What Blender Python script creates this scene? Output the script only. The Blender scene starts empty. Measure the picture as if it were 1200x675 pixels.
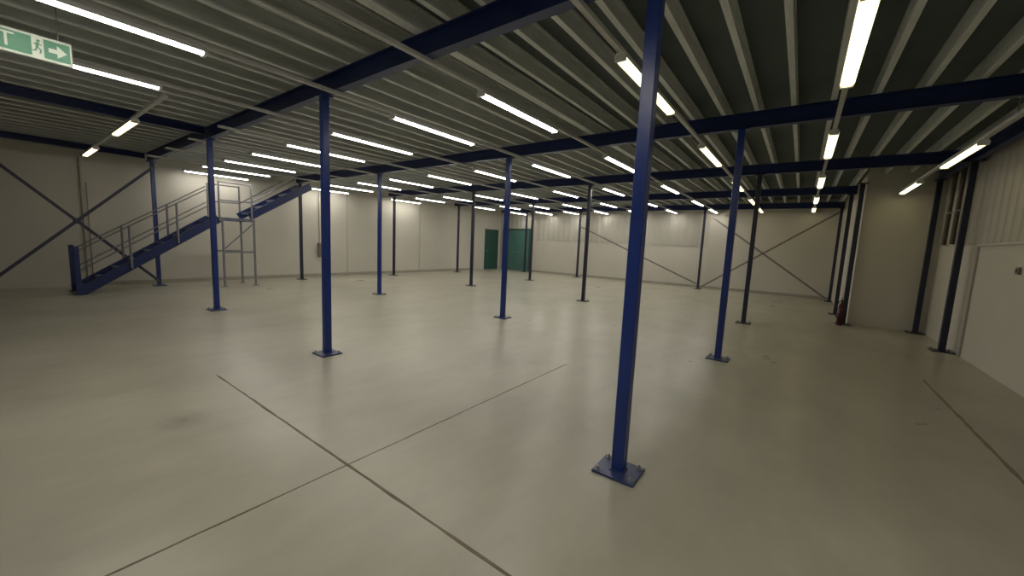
import bpy, bmesh, math, random
from mathutils import Vector, Matrix
random.seed(7)
S = bpy.context.scene
COL = S.collection
PI = math.pi

# ------------------------------------------------------------------ materials
def new_mat(name, base, rough=.5, metal=0., noise=0., nscale=8., bump=0., bscale=60., spec=.5, col2=None, stretch=None):
    m = bpy.data.materials.new(name); m.use_nodes = True
    nt = m.node_tree; N = nt.nodes; L = nt.links
    b = N['Principled BSDF']
    b.inputs['Base Color'].default_value = (*base, 1)
    b.inputs['Roughness'].default_value = rough
    b.inputs['Metallic'].default_value = metal
    b.inputs['Specular IOR Level'].default_value = spec
    geo = N.new('ShaderNodeNewGeometry')
    vec = geo.outputs['Position']
    if stretch:
        mp = N.new('ShaderNodeMapping'); mp.inputs['Scale'].default_value = stretch
        L.new(vec, mp.inputs['Vector']); vec = mp.outputs['Vector']
    if noise > 0:
        t = N.new('ShaderNodeTexNoise'); t.inputs['Scale'].default_value = nscale
        t.inputs['Detail'].default_value = 5; L.new(vec, t.inputs['Vector'])
        r = N.new('ShaderNodeValToRGB')
        r.color_ramp.elements[0].position = .3; r.color_ramp.elements[1].position = .7
        c2 = col2 or tuple(c * (1 - noise) for c in base)
        r.color_ramp.elements[0].color = (*c2, 1); r.color_ramp.elements[1].color = (*base, 1)
        L.new(t.outputs['Fac'], r.inputs['Fac']); L.new(r.outputs['Color'], b.inputs['Base Color'])
    if bump > 0:
        t2 = N.new('ShaderNodeTexNoise'); t2.inputs['Scale'].default_value = bscale
        L.new(vec, t2.inputs['Vector'])
        bp = N.new('ShaderNodeBump'); bp.inputs['Strength'].default_value = bump; bp.inputs['Distance'].default_value = .01
        L.new(t2.outputs['Fac'], bp.inputs['Height']); L.new(bp.outputs['Normal'], b.inputs['Normal'])
    return m

def emit_mat(name, col, strength):
    m = bpy.data.materials.new(name); m.use_nodes = True
    nt = m.node_tree; N = nt.nodes
    b = N['Principled BSDF']
    b.inputs['Base Color'].default_value = (.8, .8, .78, 1)
    b.inputs['Emission Color'].default_value = (*col, 1)
    b.inputs['Emission Strength'].default_value = strength
    # faint mottling of the opal plastic
    t = N.new('ShaderNodeTexNoise'); t.inputs['Scale'].default_value = 3
    return m

M = {}
M['blue'] = new_mat('blue_steel_paint', (.009, .033, .20), rough=.3, noise=.22, nscale=3, bump=.04, bscale=90)
M['plate'] = new_mat('blue_plate_paint', (.035, .052, .15), rough=.35, noise=.3, nscale=30)
M['navy'] = new_mat('dark_navy_column', (.013, .015, .042), rough=.4, noise=.25, nscale=4)
M['blue_beam'] = new_mat('blue_beam_paint', (.007, .021, .115), rough=.38, noise=.25, nscale=2)
M['galv'] = new_mat('galvanised_joist', (.72, .75, .72), rough=.5, noise=.22, nscale=5, stretch=(6, .7, 6))
M['deck'] = new_mat('deck_underside', (.095, .122, .115), rough=.7, noise=.25, nscale=1.4, bump=.05)
M['trunk'] = new_mat('lighting_rail', (.52, .52, .50), rough=.45, noise=.1)
M['white'] = new_mat('white_enamel', (.72, .72, .70), rough=.4, noise=.05)
M['tube'] = emit_mat('opal_diffuser', (1, .95, .86), 30)
M['tube_cream'] = emit_mat('opal_diffuser_cream', (1, .86, .44), 3.8)
M['tube_warm'] = emit_mat('opal_diffuser_warm', (1, .80, .46), 3.0)
M['wall'] = new_mat('painted_wall', (.55, .525, .455), rough=.65, noise=.10, nscale=.7, bump=.05, bscale=40)
M['clad'] = new_mat('painted_cladding', (.46, .44, .38), rough=.5, noise=.12, nscale=.9)
M['bolt'] = new_mat('zinc_bolt', (.35, .35, .36), rough=.35, metal=.8, noise=.2, nscale=40)
M['brace'] = new_mat('dark_bar_paint', (.035, .035, .075), rough=.45, noise=.25, nscale=6)
M['rail'] = new_mat('grey_blue_rail', (.20, .20, .22), rough=.4, noise=.2, nscale=6)
M['tread'] = new_mat('tread_steel', (.13, .15, .22), rough=.5, noise=.3, nscale=10, bump=.2, bscale=150)
M['teal'] = new_mat('teal_door_paint', (.08, .20, .175), rough=.45, noise=.2, nscale=1.5)
M['darkgreen'] = new_mat('dark_green_paint', (.03, .09, .07), rough=.45, noise=.2, nscale=2)
M['grey'] = new_mat('grey_box', (.20, .17, .15), rough=.5, noise=.15, nscale=6)
M['conduit'] = new_mat('conduit_pvc', (.34, .31, .28), rough=.5, noise=.15, nscale=6)
M['brown'] = new_mat('brown_strip', (.06, .045, .035), rough=.5, noise=.15, nscale=6)
M['red'] = new_mat('extinguisher_red', (.07, .008, .014), rough=.4, noise=.15, nscale=8)
M['black'] = new_mat('black_rubber', (.015, .015, .015), rough=.5, noise=.1)
M['sgreen'] = new_mat('sign_green', (.015, .20, .09), rough=.35, noise=.06)
M['swhite'] = new_mat('sign_white', (.62, .70, .58), rough=.35, noise=.06)
M['skirt'] = new_mat('skirting_paint', (.34, .32, .265), rough=.6, noise=.15, nscale=3)

def floor_mat():
    m = bpy.data.materials.new('epoxy_floor'); m.use_nodes = True
    nt = m.node_tree; N = nt.nodes; L = nt.links; b = N['Principled BSDF']
    g = N.new('ShaderNodeNewGeometry')
    def noise(scale, detail=4, rough=.55, stretch=None):
        v = g.outputs['Position']
        if stretch:
            mp = N.new('ShaderNodeMapping'); mp.inputs['Scale'].default_value = stretch
            mp.inputs['Rotation'].default_value = (0, 0, .3)
            L.new(v, mp.inputs['Vector']); v = mp.outputs['Vector']
        t = N.new('ShaderNodeTexNoise'); t.inputs['Scale'].default_value = scale
        t.inputs['Detail'].default_value = detail; t.inputs['Roughness'].default_value = rough
        L.new(v, t.inputs['Vector']); return t.outputs['Fac']
    def ramp(f, p0, c0, p1, c1):
        r = N.new('ShaderNodeValToRGB'); e = r.color_ramp.elements
        e[0].position, e[1].position = p0, p1; e[0].color, e[1].color = (*c0, 1), (*c1, 1)
        L.new(f, r.inputs['Fac']); return r.outputs['Color']
    def mix(fac, a, c, mode='MIX'):
        n = N.new('ShaderNodeMix'); n.data_type = 'RGBA'; n.blend_type = mode
        if hasattr(fac, 'links'): L.new(fac, n.inputs[0])
        else: n.inputs[0].default_value = fac
        L.new(a, n.inputs[6])
        if hasattr(c, 'links'): L.new(c, n.inputs[7])
        else: n.inputs[7].default_value = (*c, 1)
        return n.outputs[2]
    base = ramp(noise(.55), .32, (.37, .353, .278), .68, (.445, .425, .34))
    fine = ramp(noise(5, 6, .65, (1, .35, 1)), .3, (.88, .88, .88), .65, (1, 1, 1))
    c = mix(.8, base, fine, 'MULTIPLY')
    sep = N.new('ShaderNodeSeparateXYZ'); L.new(g.outputs['Position'], sep.inputs[0])
    def math_(op, a, bb=None, cl=False):
        n = N.new('ShaderNodeMath'); n.operation = op; n.use_clamp = cl
        for i, v in enumerate((a, bb)):
            if v is None: continue
            if hasattr(v, 'links'): L.new(v, n.inputs[i])
            else: n.inputs[i].default_value = v
        return n.outputs[0]
    # dirt ground in beside the slab joints, and a few old scuffs
    def spot(x, y, r, s):
        dx = math_('SUBTRACT', sep.outputs[0], x); dy = math_('SUBTRACT', sep.outputs[1], y)
        d = math_('SQRT', math_('ADD', math_('MULTIPLY', dx, dx), math_('MULTIPLY', dy, dy)))
        return math_('MULTIPLY', math_('SUBTRACT', 1.0, math_('DIVIDE', d, r), True), s)
    st = spot(-3.75, .80, .20, .9)
    st = math_('ADD', st, spot(-6.2, .1, .5, .25)); st = math_('ADD', st, spot(-1.2, 1.3, .35, .2))
    nz = noise(9, 3)
    st = math_('MULTIPLY', st, math_('MULTIPLY', nz, 1.2), True)
    c = mix(st, c, (.15, .135, .11))
    cloud = ramp(noise(1.1, 7, .6, (1, .6, 1)), .35, (.86, .86, .85), .62, (1, 1, 1))
    c = mix(.9, c, cloud, 'MULTIPLY')
    L.new(c, b.inputs['Base Color'])
    rr = N.new('ShaderNodeMapRange'); rr.inputs['To Min'].default_value = .22; rr.inputs['To Max'].default_value = .40
    L.new(noise(1.3, 5), rr.inputs['Value']); L.new(rr.outputs[0], b.inputs['Roughness'])
    b.inputs['Specular IOR Level'].default_value = .45
    bp = N.new('ShaderNodeBump'); bp.inputs['Strength'].default_value = .03; bp.inputs['Distance'].default_value = .01
    L.new(noise(14, 3), bp.inputs['Height']); L.new(bp.outputs['Normal'], b.inputs['Normal'])
    return m
M['floor'] = floor_mat()
M['joint_soft'] = new_mat('worn_joint_sealant', (.24, .212, .155), rough=.85, spec=.15, noise=.25, nscale=3)
M['joint'] = new_mat('joint_sealant', (.20, .172, .13), rough=.85, spec=.15, noise=.35, nscale=6)

# ------------------------------------------------------------------ helpers
def obj(name, bm, m, parent=None, smooth=False):
    bmesh.ops.recalc_face_normals(bm, faces=bm.faces)
    me = bpy.data.meshes.new(name); bm.to_mesh(me); bm.free()
    if smooth:
        for p in me.polygons: p.use_smooth = True
    o = bpy.data.objects.new(name, me); me.materials.append(m); COL.objects.link(o)
    if parent: o.parent = parent
    return o

def box(bm, x0, x1, y0, y1, z0, z1, bev=0., mat=None):
    g = bmesh.ops.create_cube(bm, size=1)
    vs = g['verts']
    for v in vs:
        v.co = Vector(((x0 + x1) / 2 + v.co.x * (x1 - x0), (y0 + y1) / 2 + v.co.y * (y1 - y0), (z0 + z1) / 2 + v.co.z * (z1 - z0)))
    if bev:
        es = list({e for v in vs for e in v.link_edges})
        r = bmesh.ops.bevel(bm, geom=es, offset=bev, segments=2, affect='EDGES', profile=.5)
        vs = list({v for v in vs if v.is_valid} | set(r['verts']))
    if mat is not None:
        bmesh.ops.transform(bm, matrix=mat, verts=vs)
    return vs

def cyl(bm, p0, p1, r, seg=14, r2=None):
    p0, p1 = Vector(p0), Vector(p1); d = p1 - p0
    g = bmesh.ops.create_cone(bm, cap_ends=True, segments=seg, radius1=r, radius2=r if r2 is None else r2, depth=d.length)
    q = Vector((0, 0, 1)).rotation_difference(d.normalized()).to_matrix().to_4x4()
    bmesh.ops.transform(bm, matrix=Matrix.Translation((p0 + p1) / 2) @ q, verts=g['verts'])

def bar(bm, p0, p1, w, t, up=(0, 0, 1)):
    """rectangular bar from p0 to p1; w across 'up', t along the third axis"""
    p0, p1 = Vector(p0), Vector(p1); d = (p1 - p0); L = d.length; d.normalize()
    side = d.cross(Vector(up)).normalized(); u = side.cross(d).normalized()
    mt = Matrix((( side.x, d.x, u.x, 0), (side.y, d.y, u.y, 0), (side.z, d.z, u.z, 0), (0, 0, 0, 1)))
    box(bm, -t / 2, t / 2, -L / 2, L / 2, -w / 2, w / 2, 0, Matrix.Translation((p0 + p1) / 2) @ mt)

def prof(bm, pts, axis, a, b):
    """extrude closed 2-D outline along axis x or y from a to b"""
    def P(p, t): return (t, p[0], p[1]) if axis == 'x' else (p[0], t, p[1])
    v0 = [bm.verts.new(P(p, a)) for p in pts]; v1 = [bm.verts.new(P(p, b)) for p in pts]
    n = len(pts)
    bm.faces.new(v0); bm.faces.new(v1[::-1])
    for i in range(n): bm.faces.new((v0[i], v0[(i + 1) % n], v1[(i + 1) % n], v1[i]))

def B(): return bmesh.new()
def tag(o, label, cat, group=None, kind=None):
    o['label'] = label; o['category'] = cat
    if group: o['group'] = group
    if kind: o['kind'] = kind
    return o
def thing(name, loc, label, cat, group=None, rz=0):
    o = bpy.data.objects.new(name, None); COL.objects.link(o); o.location = loc; o.rotation_euler = (0, 0, rz)
    o.empty_display_size = .1
    return tag(o, label, cat, group)
def struct(name, bm, m, label=None):
    o = obj(name, bm, m); o['kind'] = 'structure'
    if label: o['label'] = label
    return o
def dup(root, loc, label, group=None):
    r = root.copy(); COL.objects.link(r); r.location = loc; r['label'] = label
    if group: r['group'] = group
    for ch in list(root.children):
        c = ch.copy(); COL.objects.link(c); c.parent = r
        for g in list(ch.children):
            d = g.copy(); COL.objects.link(d); d.parent = c
    return r

XL, XR, YF, YB = -13.95, 2.2, 17.45, -3.2      # wall faces
ZD = 3.50                                       # underside of the deck
ZB = 3.12                                       # underside of the beams
ZJ = 3.32                                       # underside of the joists

# ------------------------------------------------------------------ room shell
bm = B(); box(bm, XL - .15, XR + .15, YB - .15, YF + .15, -.12, 0)
struct('floor', bm, M['floor'], 'grey beige sealed concrete floor with saw-cut joints')
def joint(pts_axis, c, a, b, w=.012):
    bm = B()
    n = max(4, int(abs(b - a) / .12)); up = []; lo = []
    for i in range(n + 1):
        t = a + (b - a) * i / n; k = w / 2 * random.uniform(.6, 1.25); s = random.uniform(-.002, .002)
        if i in (0, n): k *= .3
        if pts_axis == 'y': up.append((c + s - k, t)); lo.append((c + s + k, t))
        else: up.append((t, c + s - k)); lo.append((t, c + s + k))
    vu = [bm.verts.new((p[0], p[1], .0015)) for p in up]; vl = [bm.verts.new((p[0], p[1], .0015)) for p in lo]
    du = [bm.verts.new((p[0], p[1], -.004)) for p in up]; dl = [bm.verts.new((p[0], p[1], -.004)) for p in lo]
    for i in range(n):
        bm.faces.new((vu[i], vu[i + 1], vl[i + 1], vl[i])); bm.faces.new((du[i], dl[i], dl[i + 1], du[i + 1]))
        bm.faces.new((vu[i], du[i], du[i + 1], vu[i + 1])); bm.faces.new((vl[i], vl[i + 1], dl[i + 1], dl[i]))
    return bm
for i, (ax, c, a, b) in enumerate([('x', 1.3, -4.75, 0.9), ('y', -2.25, -.6, 4.3), ('y', 1.4, 2.9, 7.0)]):
    struct('trim_%d' % (i + 1), joint(ax, c, a, b, .017 if i == 0 else .011 if i == 1 else .03), [M['joint'], M['joint'], M['joint_soft']][i],
           ['dark straight joint in the floor running across the middle', 'dark joint in the floor crossing the other at a right angle', 'faint floor joint near the right wall'][i])

bm = B(); box(bm, XL - .15, XR + .15, YB - .15, YF + .15, ZD, ZD + .12)
struct('ceiling', bm, M['deck'], 'dark grey-green underside of the mezzanine deck')

def corrugated(axis, c, a, b, z0, z1, sgn, d=.03, pitch=.19):
    """trapezoid cladding sheet standing in front of coordinate c (c on x or y), thickness d"""
    bm = B(); pts = []
    n = int((b - a) / pitch)
    for i in range(n):
        t = a + i * pitch
        pts += [(t, 0), (t + .10, 0), (t + .115, d), (t + .175, d)]
    pts.append((b, 0))
    def P(t, o, z): return (c + sgn * (o + .004), t, z) if axis == 'y' else (t, c + sgn * (o + .004), z)
    def Q(t, z): return (c, t, z) if axis == 'y' else (t, c, z)
    f0 = [bm.verts.new(P(t, o, z0)) for t, o in pts]; f1 = [bm.verts.new(P(t, o, z1)) for t, o in pts]
    b0 = [bm.verts.new(Q(t, z0)) for t, o in pts]; b1 = [bm.verts.new(Q(t, z1)) for t, o in pts]
    for i in range(len(pts) - 1):
        bm.faces.new((f0[i], f0[i + 1], f1[i + 1], f1[i])); bm.faces.new((b0[i], b1[i], b1[i + 1], b0[i + 1]))
        bm.faces.new((f0[i], b0[i], b0[i + 1], f0[i + 1])); bm.faces.new((f1[i], f1[i + 1], b1[i + 1], b1[i]))
    bm.faces.new((f0[0], f1[0], b1[0], b0[0])); bm.faces.new((f0[-1], b0[-1], b1[-1], f1[-1]))
    return bm

bm = B(); box(bm, XL - .15, XL, YB - .15, YF + .15, 0, ZD); wl = struct('wall_left', bm, M['wall'], 'cream painted wall behind the staircase')
# vertical panel joints in the left wall (shallow cover strips)
PX0, PY0 = .98, 11.52
bm = B(); box(bm, XL, PX0, YF, YF + .15, 0, ZD); wf = struct('wall_far', bm, M['wall'], 'cream far wall behind the rows of columns')
bm = B(); box(bm, PX0, XR + .15, PY0, YF + .15, 0, ZD); struct('wall_front_right', bm, M['wall'], 'plain cream wall block at the right end of the hall')
bm = B(); box(bm, XR, XR + .15, YB - .15, PY0, 0, ZD); wr = struct('wall_right', bm, M['wall'], 'cream right wall with panelled lower half')
bm = B(); box(bm, XL - .15, XR + .15, YB - .15, YB, 0, ZD); struct('wall_back', bm, M['wall'])
struct('trim_4', corrugated('y', XR, 5.9, 11.45, 1.80, 3.12, -1, .018, .26), M['clad'], 'ribbed cladding on the upper right wall')
struct('trim_5', corrugated('x', YF, -13.2, -3.1, 1.68, 3.12, -1, .03, .3), M['clad'], 'ribbed cladding on the upper far wall')
bm = B(); box(bm, XR - .035, XR, 5.7, 9.2, 1.765, 1.80, .006); struct('trim_6', bm, M['wall'], 'ledge along the top of the lower right wall')
bm = B(); box(bm, XR - .04, XR, 5.2, 6.55, 0, 1.76, .004); struct('trim_7', bm, M['wall'], 'shallow pilaster on the right wall')
bm = B(); box(bm, XR - .02, XR, 9.16, 9.22, 0, 1.76); struct('trim_8', bm, M['conduit'], 'vertical cover strip on the right wall')
for i, y in enumerate((8.1, 11.6, 15.0)):
    bm = B(); box(bm, XL, XL + .012, y - .03, y + .03, .1, 3.1); struct('trim_%d' % (9 + i), bm, M['clad'], 'vertical panel joint in the left wall')
bm = B(); box(bm, XL, XL + .02, 1.5, 15.2, 0, .1, .004); struct('baseboard_left', bm, M['skirt'])
bm = B(); box(bm, -11.8, PX0, YF - .02, YF, 0, .1, .004); struct('baseboard_far', bm, M['skirt'])

# teal double door in the far left corner
dm = struct('door_1', (lambda bm: (box(bm, -13.72, -13.62, YF - .07, YF, 0, 2.3), box(bm, -11.9, -11.8, YF - .07, YF, 0, 2.3), box(bm, -13.72, -11.8, YF - .07, YF, 2.2, 2.3), bm)[-1])(B()), M['darkgreen'], 'teal green double door in the far left corner')
for s, (a, b) in enumerate(((-13.61, -12.77), (-12.75, -11.91))):
    bm = B(); box(bm, a, b, YF - .05, YF - .005, .01, 2.19, .004)
    for z0, z1 in ((.15, .95), (1.1, 2.05)):
        box(bm, a + .13, b - .13, YF - .062, YF - .05, z0, z1, .004)
    lf = obj('door_leaf', bm, M['teal'], dm)
    hx = -12.83 if s == 0 else -12.69
    bm = B(); cyl(bm, (hx, YF - .05, 1.02), (hx, YF - .10, 1.02), .012); cyl(bm, (hx, YF - .10, 1.02), (hx + (-.11 if s == 0 else .11), YF - .10, 1.02), .011)
    obj('door_handle', bm, M['bolt'], lf)
bm = B(); box(bm, XL, XL + .06, 16.1, 17.2, 0, 2.2, .004)
for z0, z1 in ((.15, .95), (1.1, 2.05)): box(bm, XL + .055, XL + .068, 16.22, 17.08, z0, z1, .004)
d2 = struct('door_2', bm, M['darkgreen'], 'dark green door on the left wall beside the corner')
bm = B(); cyl(bm, (XL + .06, 16.2, 1.02), (XL + .11, 16.2, 1.02), .012); cyl(bm, (XL + .11, 16.2, 1.02), (XL + .11, 16.31, 1.02), .011); obj('door_handle', bm, M['bolt'], d2)

# ------------------------------------------------------------------ columns
W = .082
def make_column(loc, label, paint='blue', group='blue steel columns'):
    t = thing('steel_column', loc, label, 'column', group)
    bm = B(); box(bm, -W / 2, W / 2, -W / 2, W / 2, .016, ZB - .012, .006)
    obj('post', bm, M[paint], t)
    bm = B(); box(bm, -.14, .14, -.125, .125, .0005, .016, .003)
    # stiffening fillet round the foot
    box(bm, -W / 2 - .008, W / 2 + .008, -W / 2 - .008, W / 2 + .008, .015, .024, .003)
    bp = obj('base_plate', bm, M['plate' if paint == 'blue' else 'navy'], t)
    for sx in (-1, 1):
        for sy in (-1, 1):
            bm = B(); x, y = sx * .108, sy * .095
            cyl(bm, (x, y, .016), (x, y, .019), .019, 16); cyl(bm, (x, y, .019), (x, y, .031), .014, 6); cyl(bm, (x, y, .031), (x, y, .043), .007, 10)
            obj('anchor_bolt', bm, M['bolt'], bp)
    bm = B(); box(bm, -.09, .09, -.07, .07, ZB - .012, ZB - .0005, .002); obj('cap_plate', bm, M[paint], t)
    return t
C1 = make_column((-.84, 2.43, 0), 'nearest blue steel column right of centre, standing on a bolted square base plate')
cols = [
 ((-4.70, 2.45), 'tall blue steel column in the left middle, second nearest, with a dark base plate'),
 ((-8.76, 2.45), 'blue steel column standing just in front of the staircase landing'),
 ((-13.25, 2.50), 'dark blue column against the left wall where the X brace ends, behind the stair flight'),
 ((-.80, 6.03), 'blue steel column immediately right of the nearest column, leaning right in view'),
 ((-4.68, 6.03), 'blue steel column in the centre of the hall with a small base plate'),
 ((-8.84, 6.03), 'slim blue column between the tall left column and the central column'),
 ((-13.15, 6.03), 'grey-looking column against the left wall, just right of the staircase top'),
 ((-.86, 9.6), 'dark narrow column in front of the far X brace'),
 ((-4.68, 9.6), 'dark blue column just left of the nearest column, halfway down the hall'),
 ((-8.86, 9.6), 'slender dark column left of the central column, third bay back'),
 ((-13.1, 9.6), 'brownish slim column at the left wall, right of the slim blue one'),
 ((-13.1, 13.2), 'small distant column at the left wall before the green doors'),
 ((-8.9, 13.2), 'small distant column just right of the teal double door'),
 ((-4.68, 13.2), 'distant dark column almost hidden behind the nearest blue column'),
 ((-8.6, 16.8), 'far grey column close beside the dark blue halfway column'),
 ((-3.2, 16.8), 'far dark column where the two far braces meet at the floor'),
 ((-11.7, 16.8), 'far thin column standing in front of the teal door edge'),
 ((.90, 16.8), 'thin column at the right end of the far X brace'),
 ((.86, 13.2), 'middle one of the columns clustered at the left edge of the wall block'),
 ((.90, 11.40), 'front column at the left corner of the plain wall block'),
 ((2.05, 11.38), 'dark column at the right corner of the plain wall block'),
 ((2.05, 9.47), 'rightmost dark blue column beside the right wall'),
]
C2 = None
for (x, y), lb in cols:
    if y > 9 or (x < -12 and y > 3):      # far and left wall columns take a darker navy colour
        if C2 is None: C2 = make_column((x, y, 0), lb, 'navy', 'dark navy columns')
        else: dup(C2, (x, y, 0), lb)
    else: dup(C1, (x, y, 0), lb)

# ------------------------------------------------------------------ beams
def cbeam(axis, c, a, b, z0=ZB, z1=ZJ - .001, w=.10, name='steel_beam', label='', group='blue beams under the ceiling'):
    h = w / 2; t = .012
    o = [(c - h, z0), (c + h, z0), (c + h, z0 + t), (c + t * .5, z0 + t), (c + t * .5, z1 - t), (c + h, z1 - t), (c + h, z1), (c - h, z1), (c - h, z1 - t), (c - t * .5, z1 - t), (c - t * .5, z0 + t), (c - h, z0 + t)]
    bm = B(); prof(bm, o, axis, a, b)
    ob = obj(name, bm, M['blue_beam']); tag(ob, label, 'beam', group); return ob
lbs = ['nearest long blue beam running diagonally across the ceiling over the nearest column',
       'second blue cross beam, over the central column', 'third blue cross beam from the camera',
       'fourth blue cross beam, deep in the hall', 'farthest blue cross beam against the far wall']
for (y, x0, x1), lb in zip(((2.45, -13.4, XR - .02), (6.03, -13.4, XR - .02), (9.55, -13.4, XR - .02), (13.2, -13.4, PX0 - .02), (16.8, -13.4, PX0 - .02)), lbs):
    cbeam('x', y, x0, x1, label=lb)
cbeam('y', -8.80, YB + .02, 2.395, z0=3.19, label='blue beam running away from camera towards the column by the stairs')
cbeam('y', -13.35, YB + .02, 2.395, z0=3.19, label='dark beam along the top of the left wall above the X brace')
cbeam('y', 2.05, YB + .02, 2.395, label='dark edge beam above the right wall, nearest length')
cbeam('y', 2.05, 2.505, 5.975, label='dark edge beam above the right wall, middle length')
cbeam('y', 2.05, 6.085, 9.495, label='dark edge beam above the right wall by the rightmost column')
cbeam('y', 2.05, 9.605, PY0 - .02, label='dark edge beam above the right wall, meeting the wall block')

# ------------------------------------------------------------------ light rows
ROWS = [.165 - 1.523 * i for i in range(10)]    # x of the rows
ROWS = [round(x, 3) for x in ROWS]
RN = ['first', 'second', 'third', 'fourth', 'fifth', 'sixth', 'seventh', 'eighth', 'ninth', 'tenth', 'eleventh']
ZT0 = 3.085; ZT1 = ZB - .001
def rail_bm(L):
    bm = B(); w = .022
    o = [(-w, ZT0), (w, ZT0), (w, ZT1), (w - .004, ZT1), (w - .004, ZT0 + .005), (-w + .004, ZT0 + .005), (-w + .004, ZT1), (-w, ZT1)]
    prof(bm, o, 'y', -L / 2, L / 2); return bm
def rail(x, y0, y1, label, zoff=0):
    o = obj('lighting_rail', rail_bm(y1 - y0), M['trunk']); o.location = (x, (y0 + y1) / 2, zoff)
    return tag(o, label, 'light rail', 'rails that carry the strip lights')
LL = 1.55
def make_light(mat, label, loc=(0, 0, 0)):
    t = thing('ceiling_light', loc, label, 'strip light', 'fluorescent strip lights')
    bm = B(); prof(bm, [(-.035, 3.0854), (-.040, 3.078), (-.054, 3.042), (-.051, 3.039), (-.04, 3.062), (.04, 3.062), (.051, 3.039), (.054, 3.042), (.040, 3.078), (.035, 3.0854)], 'y', -LL / 2, LL / 2)
    obj('housing', bm, M['white'], t)
    bm = B(); n = 8; pts = [(-.040, 3.061)]
    for i in range(1, n): a = PI + PI * i / n; pts.append((.044 * math.cos(a), 3.046 + .022 * math.sin(a)))
    pts += [(.040, 3.061)]
    prof(bm, pts, 'y', -LL / 2 + .03, LL / 2 - .03); obj('diffuser', bm, mat, t)
    for s in (-1, 1):
        bm = B(); y0, y1 = sorted((s * (LL / 2 - .03), s * (LL / 2))); box(bm, -.048, .048, y0, y1, 3.018, 3.0615, .006); obj('end_cap', bm, M['white'], t)
    return t
YS = [-.31, 3.17, 6.38, 9.72, 12.95, 15.72]
ORD = ['nearest', 'second', 'third', 'fourth', 'fifth', 'sixth']
L0 = LC = None
for i, x in enumerate(ROWS):
    if i == 9: ys = [1, 2, 3]
    else: ys = [1, 2, 3, 4, 5]
    if i in (0, 1, 2, 3, 4): ys = [0] + ys
    if i == 8 or i == 7 or i == 6: ys = [1, 2, 3, 4, 5]
    for k, j in enumerate(ys):
        n = k - (1 if i in (0, 1, 2) else 0)          # the light straight overhead is out of view in these rows
        tone = 'cream' if i < 2 and j else 'white'
        if n < 0: lb = 'white strip light overhead, out of view, in the %s row from the right' % RN[i + 1]
        elif n == 0: lb = tone + ' strip light, nearest in view in the %s row from the right' % RN[i + 1]
        else: lb = tone + ' strip light, %s from the camera in the %s row from the right' % (ORD[n], RN[i + 1])
        p = (x, YS[j] + LL / 2, 0)
        if i < 2 and j > 0:
            if LC is None: LC = make_light(M['tube_cream'], lb, p)
            else: dup(LC, p, lb)
        elif L0 is None: L0 = make_light(M['tube'], lb, p)
        else: dup(L0, p, lb)
    y0 = -1.0 if i < 5 else 2.2
    y1 = (YF - .05) if i not in (9,) else 13.0
    rail(x, y0, y1, 'long pale rail carrying the %s row of strip lights from the right' % RN[i + 1])
# right hand row hangs lower on drop rods
dz = -.17; XRR = 1.53
dup(L0, (XRR, -.31 + LL / 2, dz), 'unseen strip light added overhead at the right, nearest one on the lowered rail')  # added out of view to brighten the near floor on the right
for k, (y, lb) in enumerate(((6.90, 'strip light hung low near the right wall, in front of the rightmost column'), (9.85, 'strip light hung low against the plain wall block on the right'))):
    dup(LC, (XRR, y + .735, dz), lb)
rr = thing('lighting_rail', (XRR, 0, dz), 'lighting rail hanging on drop rods along the right wall', 'light rail', 'rails that carry the strip lights')
bm = rail_bm(12.3); bmesh.ops.translate(bm, vec=(0, 5.2, 0), verts=bm.verts); obj('channel', bm, M['trunk'], rr)
for y in (2.45, 6.03, 9.55):
    bm = B(); cyl(bm, (0, y, ZT1 - .03), (0, y, ZB - dz - .0005), .006, 8); cyl(bm, (0, y, ZB - dz - .008), (0, y, ZB - dz - .0005), .02, 12); obj('drop_rod', bm, M['bolt'], rr)
# cross row near the left wall, running along x
yc = 1.37
cr = thing('lighting_rail', (-10.1, yc, 0), 'cross rail carrying two lights at right angles to the other rows', 'light rail', 'rails that carry the strip lights', PI / 2)
obj('channel', rail_bm(7.5), M['trunk'], cr)
for y in (-3.25, 1.3):
    bm = B(); cyl(bm, (0, -y if False else y, ZT1 - .02), (0, y, ZB - .0005), .006, 8)
    obj('drop_rod', bm, M['bolt'], cr)
lw = make_light(M['tube_warm'], 'short yellow strip light on the cross rail, left of the stairs', (-8.85, yc, 0)); lw.rotation_euler.z = PI / 2
l2 = dup(lw, (-12.45, yc, 0), 'yellow strip light at the far end of the cross rail by the left wall'); l2.rotation_euler.z = PI / 2

# ------------------------------------------------------------------ joists
DJ = .3808; X0J = -.265
def joist_bm(L, wide=False):
    bm = B(); t = .006; z0, z1, f, lip = ZJ, ZD - .002, .052, .018
    o = [(0, z0), (f, z0), (f, z0 + lip), (f - t, z0 + lip), (f - t, z0 + t), (t, z0 + t), (t, z1 - t), (f - t, z1 - t), (f - t, z1 - lip), (f, z1 - lip), (f, z1), (0, z1)]
    prof(bm, o, 'y', -L / 2, L / 2)
    if wide: prof(bm, [(-p[0] - .001, p[1]) for p in o][::-1], 'y', -L / 2, L / 2)
    return bm
def joist_label(x):
    if x > ROWS[0] + .76: nm = 'the lowered light rail by the right wall'; d = x - XRR; ref = None
    r = min(range(len(ROWS)), key=lambda i: abs(ROWS[i] - x)); d = x - ROWS[r]
    nm = 'the %s light row from the right' % RN[r + 1]
    if x > ROWS[0] + .76: nm = 'the lowered light rail by the right wall'; d = x - XRR
    if x < ROWS[9] - .8: nm = 'the rail along the left wall'; d = x + 13.5
    k = int(round(abs(d) / DJ - .0)) 
    return nm, d
js = []
k = -36
while True:
    x = X0J + DJ * k
    if x > XR - .1: break
    if x > XL + .05: js.append(x)
    k += 1
cache = {}
info = {}
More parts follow.
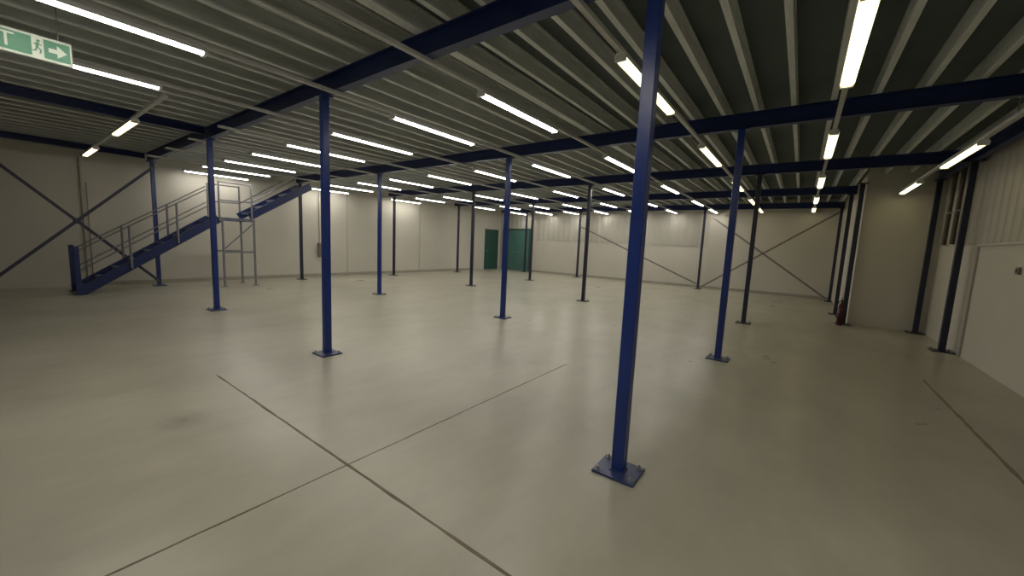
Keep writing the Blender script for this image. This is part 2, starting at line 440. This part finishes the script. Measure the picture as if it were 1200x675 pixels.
for x in js:
    nm, d = joist_label(x); info.setdefault((nm, d >= 0), []).append((abs(d), x))
lab = {}
for (nm, right), lst in info.items():
    for i, (d, x) in enumerate(sorted(lst)):
        lab[x] = 'grey ceiling joist, %s to the %s of %s' % (['closest', 'second', 'third', 'fourth', 'fifth'][i], 'right' if right else 'left', nm)
for x in js:
    wide = abs(x + 2.93) < .15
    L = (PY0 - .03 if x > PX0 - .08 else YF - .03) - (YB + .03)
    key = (round(L, 3), wide)
    if key not in cache:
        o = obj('ceiling_joist', joist_bm(L, wide), M['galv']); cache[key] = o
    else:
        o = cache[key].copy(); COL.objects.link(o)
    o.location = (x - .029 if not wide else x, YB + .03 + L / 2, 0)
    tag(o, lab[x], 'joist', 'pale ceiling joists')

# ------------------------------------------------------------------ cross braces
def xbrace(label, plane, c, ends, mat, loc_group='cross braces'):
    """ends: list of ((u0,z0),(u1,z1)) in the plane; plane 'x' => x=c and u is y"""
    def P(u, z, off=0): return Vector((c + off, u, z)) if plane == 'x' else Vector((u, c - off, z))
    e0 = ends[0]; base = P((e0[0][0] + e0[1][0]) / 2, 0)
    t = thing('cross_brace', base, label, 'brace', loc_group)
    for i, (a, b) in enumerate(ends):
        bm = B(); off = .012 * i if i else 0
        p, q = P(*a, off=off * (1 if plane == 'x' else 1)) - base, P(*b, off=off) - base
        n = (1, 0, 0) if plane == 'x' else (0, 1, 0)
        d = (q - p).normalized(); up = d.cross(Vector(n))
        bar(bm, p, q, .062, .010, up=up); o = obj('brace_bar', bm, mat, t)
        for e in (p, q):
            bm = B(); s = d * (.05 if e is p else -.05); nn = Vector(n) * (.012 if plane == 'x' else -.012)
            cyl(bm, e + s, e + s + nn, .013, 6); obj('bolt', bm, M['bolt'], o)
    if len(ends) > 1:
        (a, b), (c2, d2) = ends[0], ends[1]
        den = (a[0] - b[0]) * (c2[1] - d2[1]) - (a[1] - b[1]) * (c2[0] - d2[0])
        px = ((a[0] * b[1] - a[1] * b[0]) * (c2[0] - d2[0]) - (a[0] - b[0]) * (c2[0] * d2[1] - c2[1] * d2[0])) / den
        pz = ((a[0] * b[1] - a[1] * b[0]) * (c2[1] - d2[1]) - (a[1] - b[1]) * (c2[0] * d2[1] - c2[1] * d2[0])) / den
        pc = P(px, pz, .006) - base; bm = B()
        box(bm, pc.x - (.012 if plane == 'x' else .06), pc.x + (.012 if plane == 'x' else .06), pc.y - (.06 if plane == 'x' else .012), pc.y + (.06 if plane == 'x' else .012), pc.z - .06, pc.z + .06, .002)
        obj('centre_plate', bm, mat, t)
    return t
xbrace('dark X-shaped flat bar brace on the left wall in front of the stairs', 'x', -13.19, [((-.05, .30), (2.52, 3.0)), ((-.18, 3.0), (2.50, .12))], M['brace'])
xbrace('X-shaped brace across the far right bay, left of the clustered columns', 'y', 16.74, [((-3.15, .05), (.86, 2.98)), ((-3.15, 3.0), (.86, .05))], M['grey'])
xbrace('long single sloping brace on the far wall seen behind the nearest column', 'y', 16.74, [((-8.55, 2.42), (-3.25, .2))], M['grey'])
C22 = dup(C1, (-13.25, -.15, 0), 'column at the left frame edge where the X brace starts')

# ------------------------------------------------------------------ staircase
sx0, sx1 = -13.02, -12.25
st = thing('staircase', (0, 0, 0), 'blue steel staircase with a half landing rising along the left wall', 'staircase')
F1 = ((1.02, .04), (3.55, 1.80)); F2 = ((4.25, 1.90), (5.92, 2.95))
for x in (sx0, sx1):
    for a, b in (F1, F2):
        bm = B(); bar(bm, (x, a[0], a[1]), (x, b[0], b[1]), .19, .045)
        # folded flange lips along both edges
        d = (Vector((0, b[0], b[1])) - Vector((0, a[0], a[1]))).normalized(); n = Vector((0, -d.z, d.y))
        for s in (-1, 1):
            o = n * (.092 * s); sgn = 1 if x == sx1 else -1
            bar(bm, (x + sgn * .03, a[0] + o.y, a[1] + o.z), (x + sgn * .03, b[0] + o.y, b[1] + o.z), .010, .05)
        obj('stringer', bm, M['blue_beam'], st)
def treads(a, b, n):
    for i in range(n):
        f = (i + .5) / n; y = a[0] + (b[0] - a[0]) * f; z = a[1] + (b[1] - a[1]) * f
        bm = B(); box(bm, sx0 + .024, sx1 - .024, y - .11, y + .12, z - .005, z + .025, .003)
        box(bm, sx0 + .024, sx1 - .024, y - .11, y - .10, z - .035, z - .003)
        obj('tread', bm, M['tread'], st)
treads(*F1, 9); treads(*F2, 5)
bm = B(); box(bm, sx0 - .02, sx1 + .02, 3.50, 4.35, 1.815, 1.84, .003)
box(bm, sx0 - .02, sx1 + .02, 3.50, 3.53, 1.765, 1.815); box(bm, sx0 - .02, sx1 + .02, 4.32, 4.35, 1.765, 1.815)
box(bm, sx0 - .02, sx0 + .01, 3.53, 4.32, 1.765, 1.815); box(bm, sx1 - .01, sx1 + .02, 3.53, 4.32, 1.765, 1.815)
obj('landing', bm, M['tread'], st)
for x in (sx0, sx1):
    for y in (3.63, 4.36 if x == sx1 else 4.30):
        bm = B(); box(bm, x - .022, x + .022, y - .022, y + .022, .008, 1.82, .003); box(bm, x - .07, x + .07, y - .07, y + .07, .0005, .009); obj('landing_leg', bm, M['rail'], st)
bm = B(); bar(bm, (sx1, 3.63, .93), (sx1, 4.36, .93), .05, .03); obj('tie_bar', bm, M['rail'], st)
bm = B(); bar(bm, (sx0, 3.63, .93), (sx0, 4.30, .93), .05, .03); obj('tie_bar', bm, M['rail'], st)
bm = B(); bar(bm, (sx1 + .01, 3.66, 1.02), (sx1 + .01, 4.33, 1.70), .035, .012); obj('tie_bar', bm, M['rail'], st)
def lerp(a, b, y): f = (y - a[0]) / (b[0] - a[0]); return a[1] + (b[1] - a[1]) * f
for x, hx in ((sx0, -.05), (sx1, .05)):
    X = x + hx
    bm = B(); box(bm, X - .04, X + .04, .98, 1.06, .0005, 1.03, .005); box(bm, X - .075, X + .075, .95, 1.09, .0005, .012); obj('newel_post', bm, M['blue_beam'], st)
    for y in (1.85, 2.70):
        z = lerp(*F1, y); bm = B(); cyl(bm, (X, y, z - .07), (X, y, z + .88), .024); obj('handrail_post', bm, M['rail'], st)
    for h in (.46, .88):
        bm = B(); p = lambda y: (X, y, lerp(*F1, y) + h)
        cyl(bm, p(1.06), p(3.52), .014); obj('handrail', bm, M['rail'], st)
    for y in (3.56, 4.30):
        bm = B(); cyl(bm, (X, y, 1.74), (X, y, 2.76), .022); obj('handrail_post', bm, M['rail'], st)
    for z in (2.28, 2.74):
        bm = B(); cyl(bm, (X, 3.56, z), (X, 4.30, z), .018); obj('handrail', bm, M['rail'], st)
    y = 4.85
    for h in (.46,):
        bm = B(); cyl(bm, (X, 4.30, 2.28), (X, 5.45, lerp(*F2, 5.45) + h - .03), .018); obj('handrail', bm, M['rail'], st)

# ------------------------------------------------------------------ wall fittings
t = thing('cable_conduit', (XL, 1.33, 0), 'grey conduit running down the left wall behind the X brace', 'conduit')
bm = B(); cyl(bm, (.022, 0, .05), (.022, 0, 3.06), .020); cyl(bm, (.022, .09, .05), (.022, .09, 2.5), .012); obj('pipe', bm, M['conduit'], t)
for z in (.5, 1.4, 2.3, 2.9):
    bm = B(); box(bm, 0.0005, .05, -.035, .035, z - .012, z + .012, .003); obj('saddle_clip', bm, M['bolt'], t)
t = thing('wall_mounted_box', (XL, 7.12, 0), 'small grey electrical box on the left wall right of the staircase', 'electrical box')
bm = B(); box(bm, .0005, .16, -.17, .17, .72, 1.20, .008); obj('enclosure', bm, M['grey'], t)
bm = B(); box(bm, .16, .175, -.155, .155, .735, 1.185, .004); dr = obj('cover', bm, M['grey'], t)
bm = B(); cyl(bm, (.175, .12, .96), (.19, .12, .96), .015); obj('lock', bm, M['bolt'], dr)
bm = B(); cyl(bm, (.03, -.1, 1.19), (.03, -.1, 3.1), .016); obj('pipe', bm, M['conduit'], t)
t = thing('light_switch', (XR, 7.66, 0), 'small dark switch on the lower right wall at the frame edge', 'switch')
bm = B(); box(bm, -.03, -.0005, -.045, .045, 1.385, 1.475, .005); obj('switch_plate', bm, M['grey'], t)
bm = B(); box(bm, -.036, -.03, -.018, .018, 1.41, 1.45, .003); obj('rocker', bm, M['black'], t)
for i, (y, lb) in enumerate(((9.85, 'brown vertical strip on the upper right wall, nearest of three'), (10.3, 'brown vertical strip on the upper right wall, middle of three'), (10.8, 'brown vertical strip on the upper right wall, farthest of three'))):
    t = thing('wall_strip', (XR - .035, y, 0), lb, 'pipe', 'brown strips by the right wall')  # dark brown upright strips in front of the ribbed cladding
    bm = B(); cyl(bm, (-.035, 0, 1.82), (-.035, 0, 3.3), .035, 16); obj('pipe', bm, M['brown'], t)
    bm = B(); box(bm, -.075, 0, -.045, .045, 2.4, 2.44, .003); obj('saddle_clip', bm, M['bolt'], t)
# fire extinguisher beside the corner columns
t = thing('fire_extinguisher', (.82, 11.16, 0), 'small dark red fire extinguisher standing at the corner columns', 'fire extinguisher')
bm = B()
for z0, z1, r0, r1 in ((.0005, .03, .075, .08), (.03, .42, .08, .08), (.42, .48, .08, .055), (.48, .51, .055, .025)): cyl(bm, (0, 0, z0), (0, 0, z1), r0 * .65, 24, r1 * .65)
obj('cylinder', bm, M['red'], t, True)
bm = B(); cyl(bm, (0, 0, .51), (0, 0, .56), .022, 12); box(bm, -.012, .012, -.02, .12, .56, .575, .003); box(bm, -.012, .012, -.02, .11, .60, .612, .003); obj('valve', bm, M['black'], t)
bm = B(); prev = None
for i in range(9):
    a = i / 8; p = Vector((-.03 - .075 * math.sin(a * PI * .9), -.02, .55 - .38 * a))
    if prev is not None: cyl(bm, prev, p, .010, 8)
    prev = p
obj('hose', bm, M['black'], t)

# ------------------------------------------------------------------ exit sign
sg = thing('exit_sign', (-5.0, .14, 2.87), 'green and white emergency exit sign hanging from the ceiling at top left', 'exit sign')
SL, SH = .70, .18    # along y, z
bm = B(); box(bm, -.012, .012, -SL / 2, SL / 2, -SH / 2, SH / 2, .003); pn = obj('panel', bm, M['swhite'], sg)
def plate(bm, y0, y1, z0, z1, x=.0125, t=.0012): box(bm, x, x + t, y0, y1, z0, z1)
yl, yr = -SL / 2, SL / 2
bm = B(); plate(bm, yl + .012, yr - .152 - .06, -SH / 2 + .02, SH / 2 - .02); plate(bm, yr - .150, yr - .012, -SH / 2 + .02, SH / 2 - .02)
obj('green_field', bm, M['sgreen'], sg)
def poly(bm, pts, x=.0139, t=.001):
    v0 = [bm.verts.new((x, p[0], p[1])) for p in pts]; v1 = [bm.verts.new((x + t, p[0], p[1])) for p in pts]
    bm.faces.new(v0); bm.faces.new(v1[::-1])
    for i in range(len(pts)): bm.faces.new((v0[i], v0[(i + 1) % len(pts)], v1[(i + 1) % len(pts)], v1[i]))
# arrow
ac = yr - .081
bm = B(); poly(bm, [(ac - .045, -.016), (ac + .0, -.016), (ac + .0, -.048), (ac + .052, 0), (ac, .048), (ac, .016), (ac - .045, .016)]); obj('arrow', bm, M['swhite'], sg)
# running figure in the white doorway
fc = yr - .181
bm = B()
def limb(p, q, w):
    p, q = Vector(p), Vector(q); d = (q - p).normalized(); n = Vector((-d.y, d.x)) * w / 2
    poly(bm, [tuple(p + n), tuple(p - n), tuple(q - n), tuple(q + n)], x=.0126)
poly(bm, [(fc + .004 + .010 * math.cos(a * PI / 5), .048 + .010 * math.sin(a * PI / 5)) for a in range(10)], x=.0126)
limb((fc, .036), (fc - .004, 0), .016); limb((fc - .004, .002), (fc + .016, -.018), .009); limb((fc + .016, -.018), (fc + .010, -.045), .008)
limb((fc - .005, .002), (fc - .012, -.028), .009); limb((fc - .012, -.028), (fc - .028, -.032), .008)
limb((fc, .032), (fc + .020, .016), .007); limb((fc, .032), (fc - .020, .018), .007)
obj('running_figure', bm, M['sgreen'], sg)
cu = bpy.data.curves.new('t', 'FONT'); cu.body = 'EXIT'; cu.size = .15; cu.extrude = .0005; cu.align_x = 'RIGHT'; cu.align_y = 'CENTER'
to = bpy.data.objects.new('t', cu); COL.objects.link(to); bpy.context.view_layer.update()
me = bpy.data.meshes.new_from_object(to.evaluated_get(bpy.context.evaluated_depsgraph_get())); bpy.data.objects.remove(to)
me.transform(Matrix(((0, 0, 1, .0145), (1, 0, 0, yr - .29), (0, 1, 0, 0), (0, 0, 0, 1))))
lo = bpy.data.objects.new('lettering', me); me.materials.clear(); me.materials.append(M['swhite']); COL.objects.link(lo); lo.parent = sg
for y in (-.28, .28):
    bm = B(); cyl(bm, (0, y, SH / 2), (0, y, ZJ - 2.87 + .1), .004, 8); obj('suspension_wire', bm, M['bolt'], sg)

# ------------------------------------------------------------------ world, camera, colour
w = bpy.data.worlds.new('World'); S.world = w; w.use_nodes = True
w.node_tree.nodes['Background'].inputs[0].default_value = (.5, .5, .5, 1); w.node_tree.nodes['Background'].inputs[1].default_value = .0
f, pitch, roll, yaw = 451.698, .116093, .044102, -.638486
f0 = Vector((math.sin(yaw), math.cos(yaw), 0)); r0 = Vector((math.cos(yaw), -math.sin(yaw), 0)); u0 = Vector((0, 0, 1))
fw = f0 * math.cos(pitch) - u0 * math.sin(pitch); u = u0 * math.cos(pitch) + f0 * math.sin(pitch)
r = r0 * math.cos(roll) + u * math.sin(roll); u = u * math.cos(roll) - r0 * math.sin(roll)
cd = bpy.data.cameras.new('Camera'); cam = bpy.data.objects.new('Camera', cd); COL.objects.link(cam)
cd.sensor_fit = 'HORIZONTAL'; cd.sensor_width = 36; cd.lens = 36 * f / 1200; cd.clip_start = .02; cd.clip_end = 200
cam.matrix_world = Matrix(((r.x, u.x, -fw.x, 0), (r.y, u.y, -fw.y, 0), (r.z, u.z, -fw.z, 1.5), (0, 0, 0, 1)))
S.camera = cam
S.view_settings.view_transform = 'Standard'; S.view_settings.look = 'None'; S.view_settings.gamma = 1
S.view_settings.use_curve_mapping = False; S.view_settings.exposure = -0.08
S.cycles.max_bounces = 8; S.cycles.diffuse_bounces = 5; S.cycles.use_denoising = True
S.cycles.sample_clamp_indirect = 6
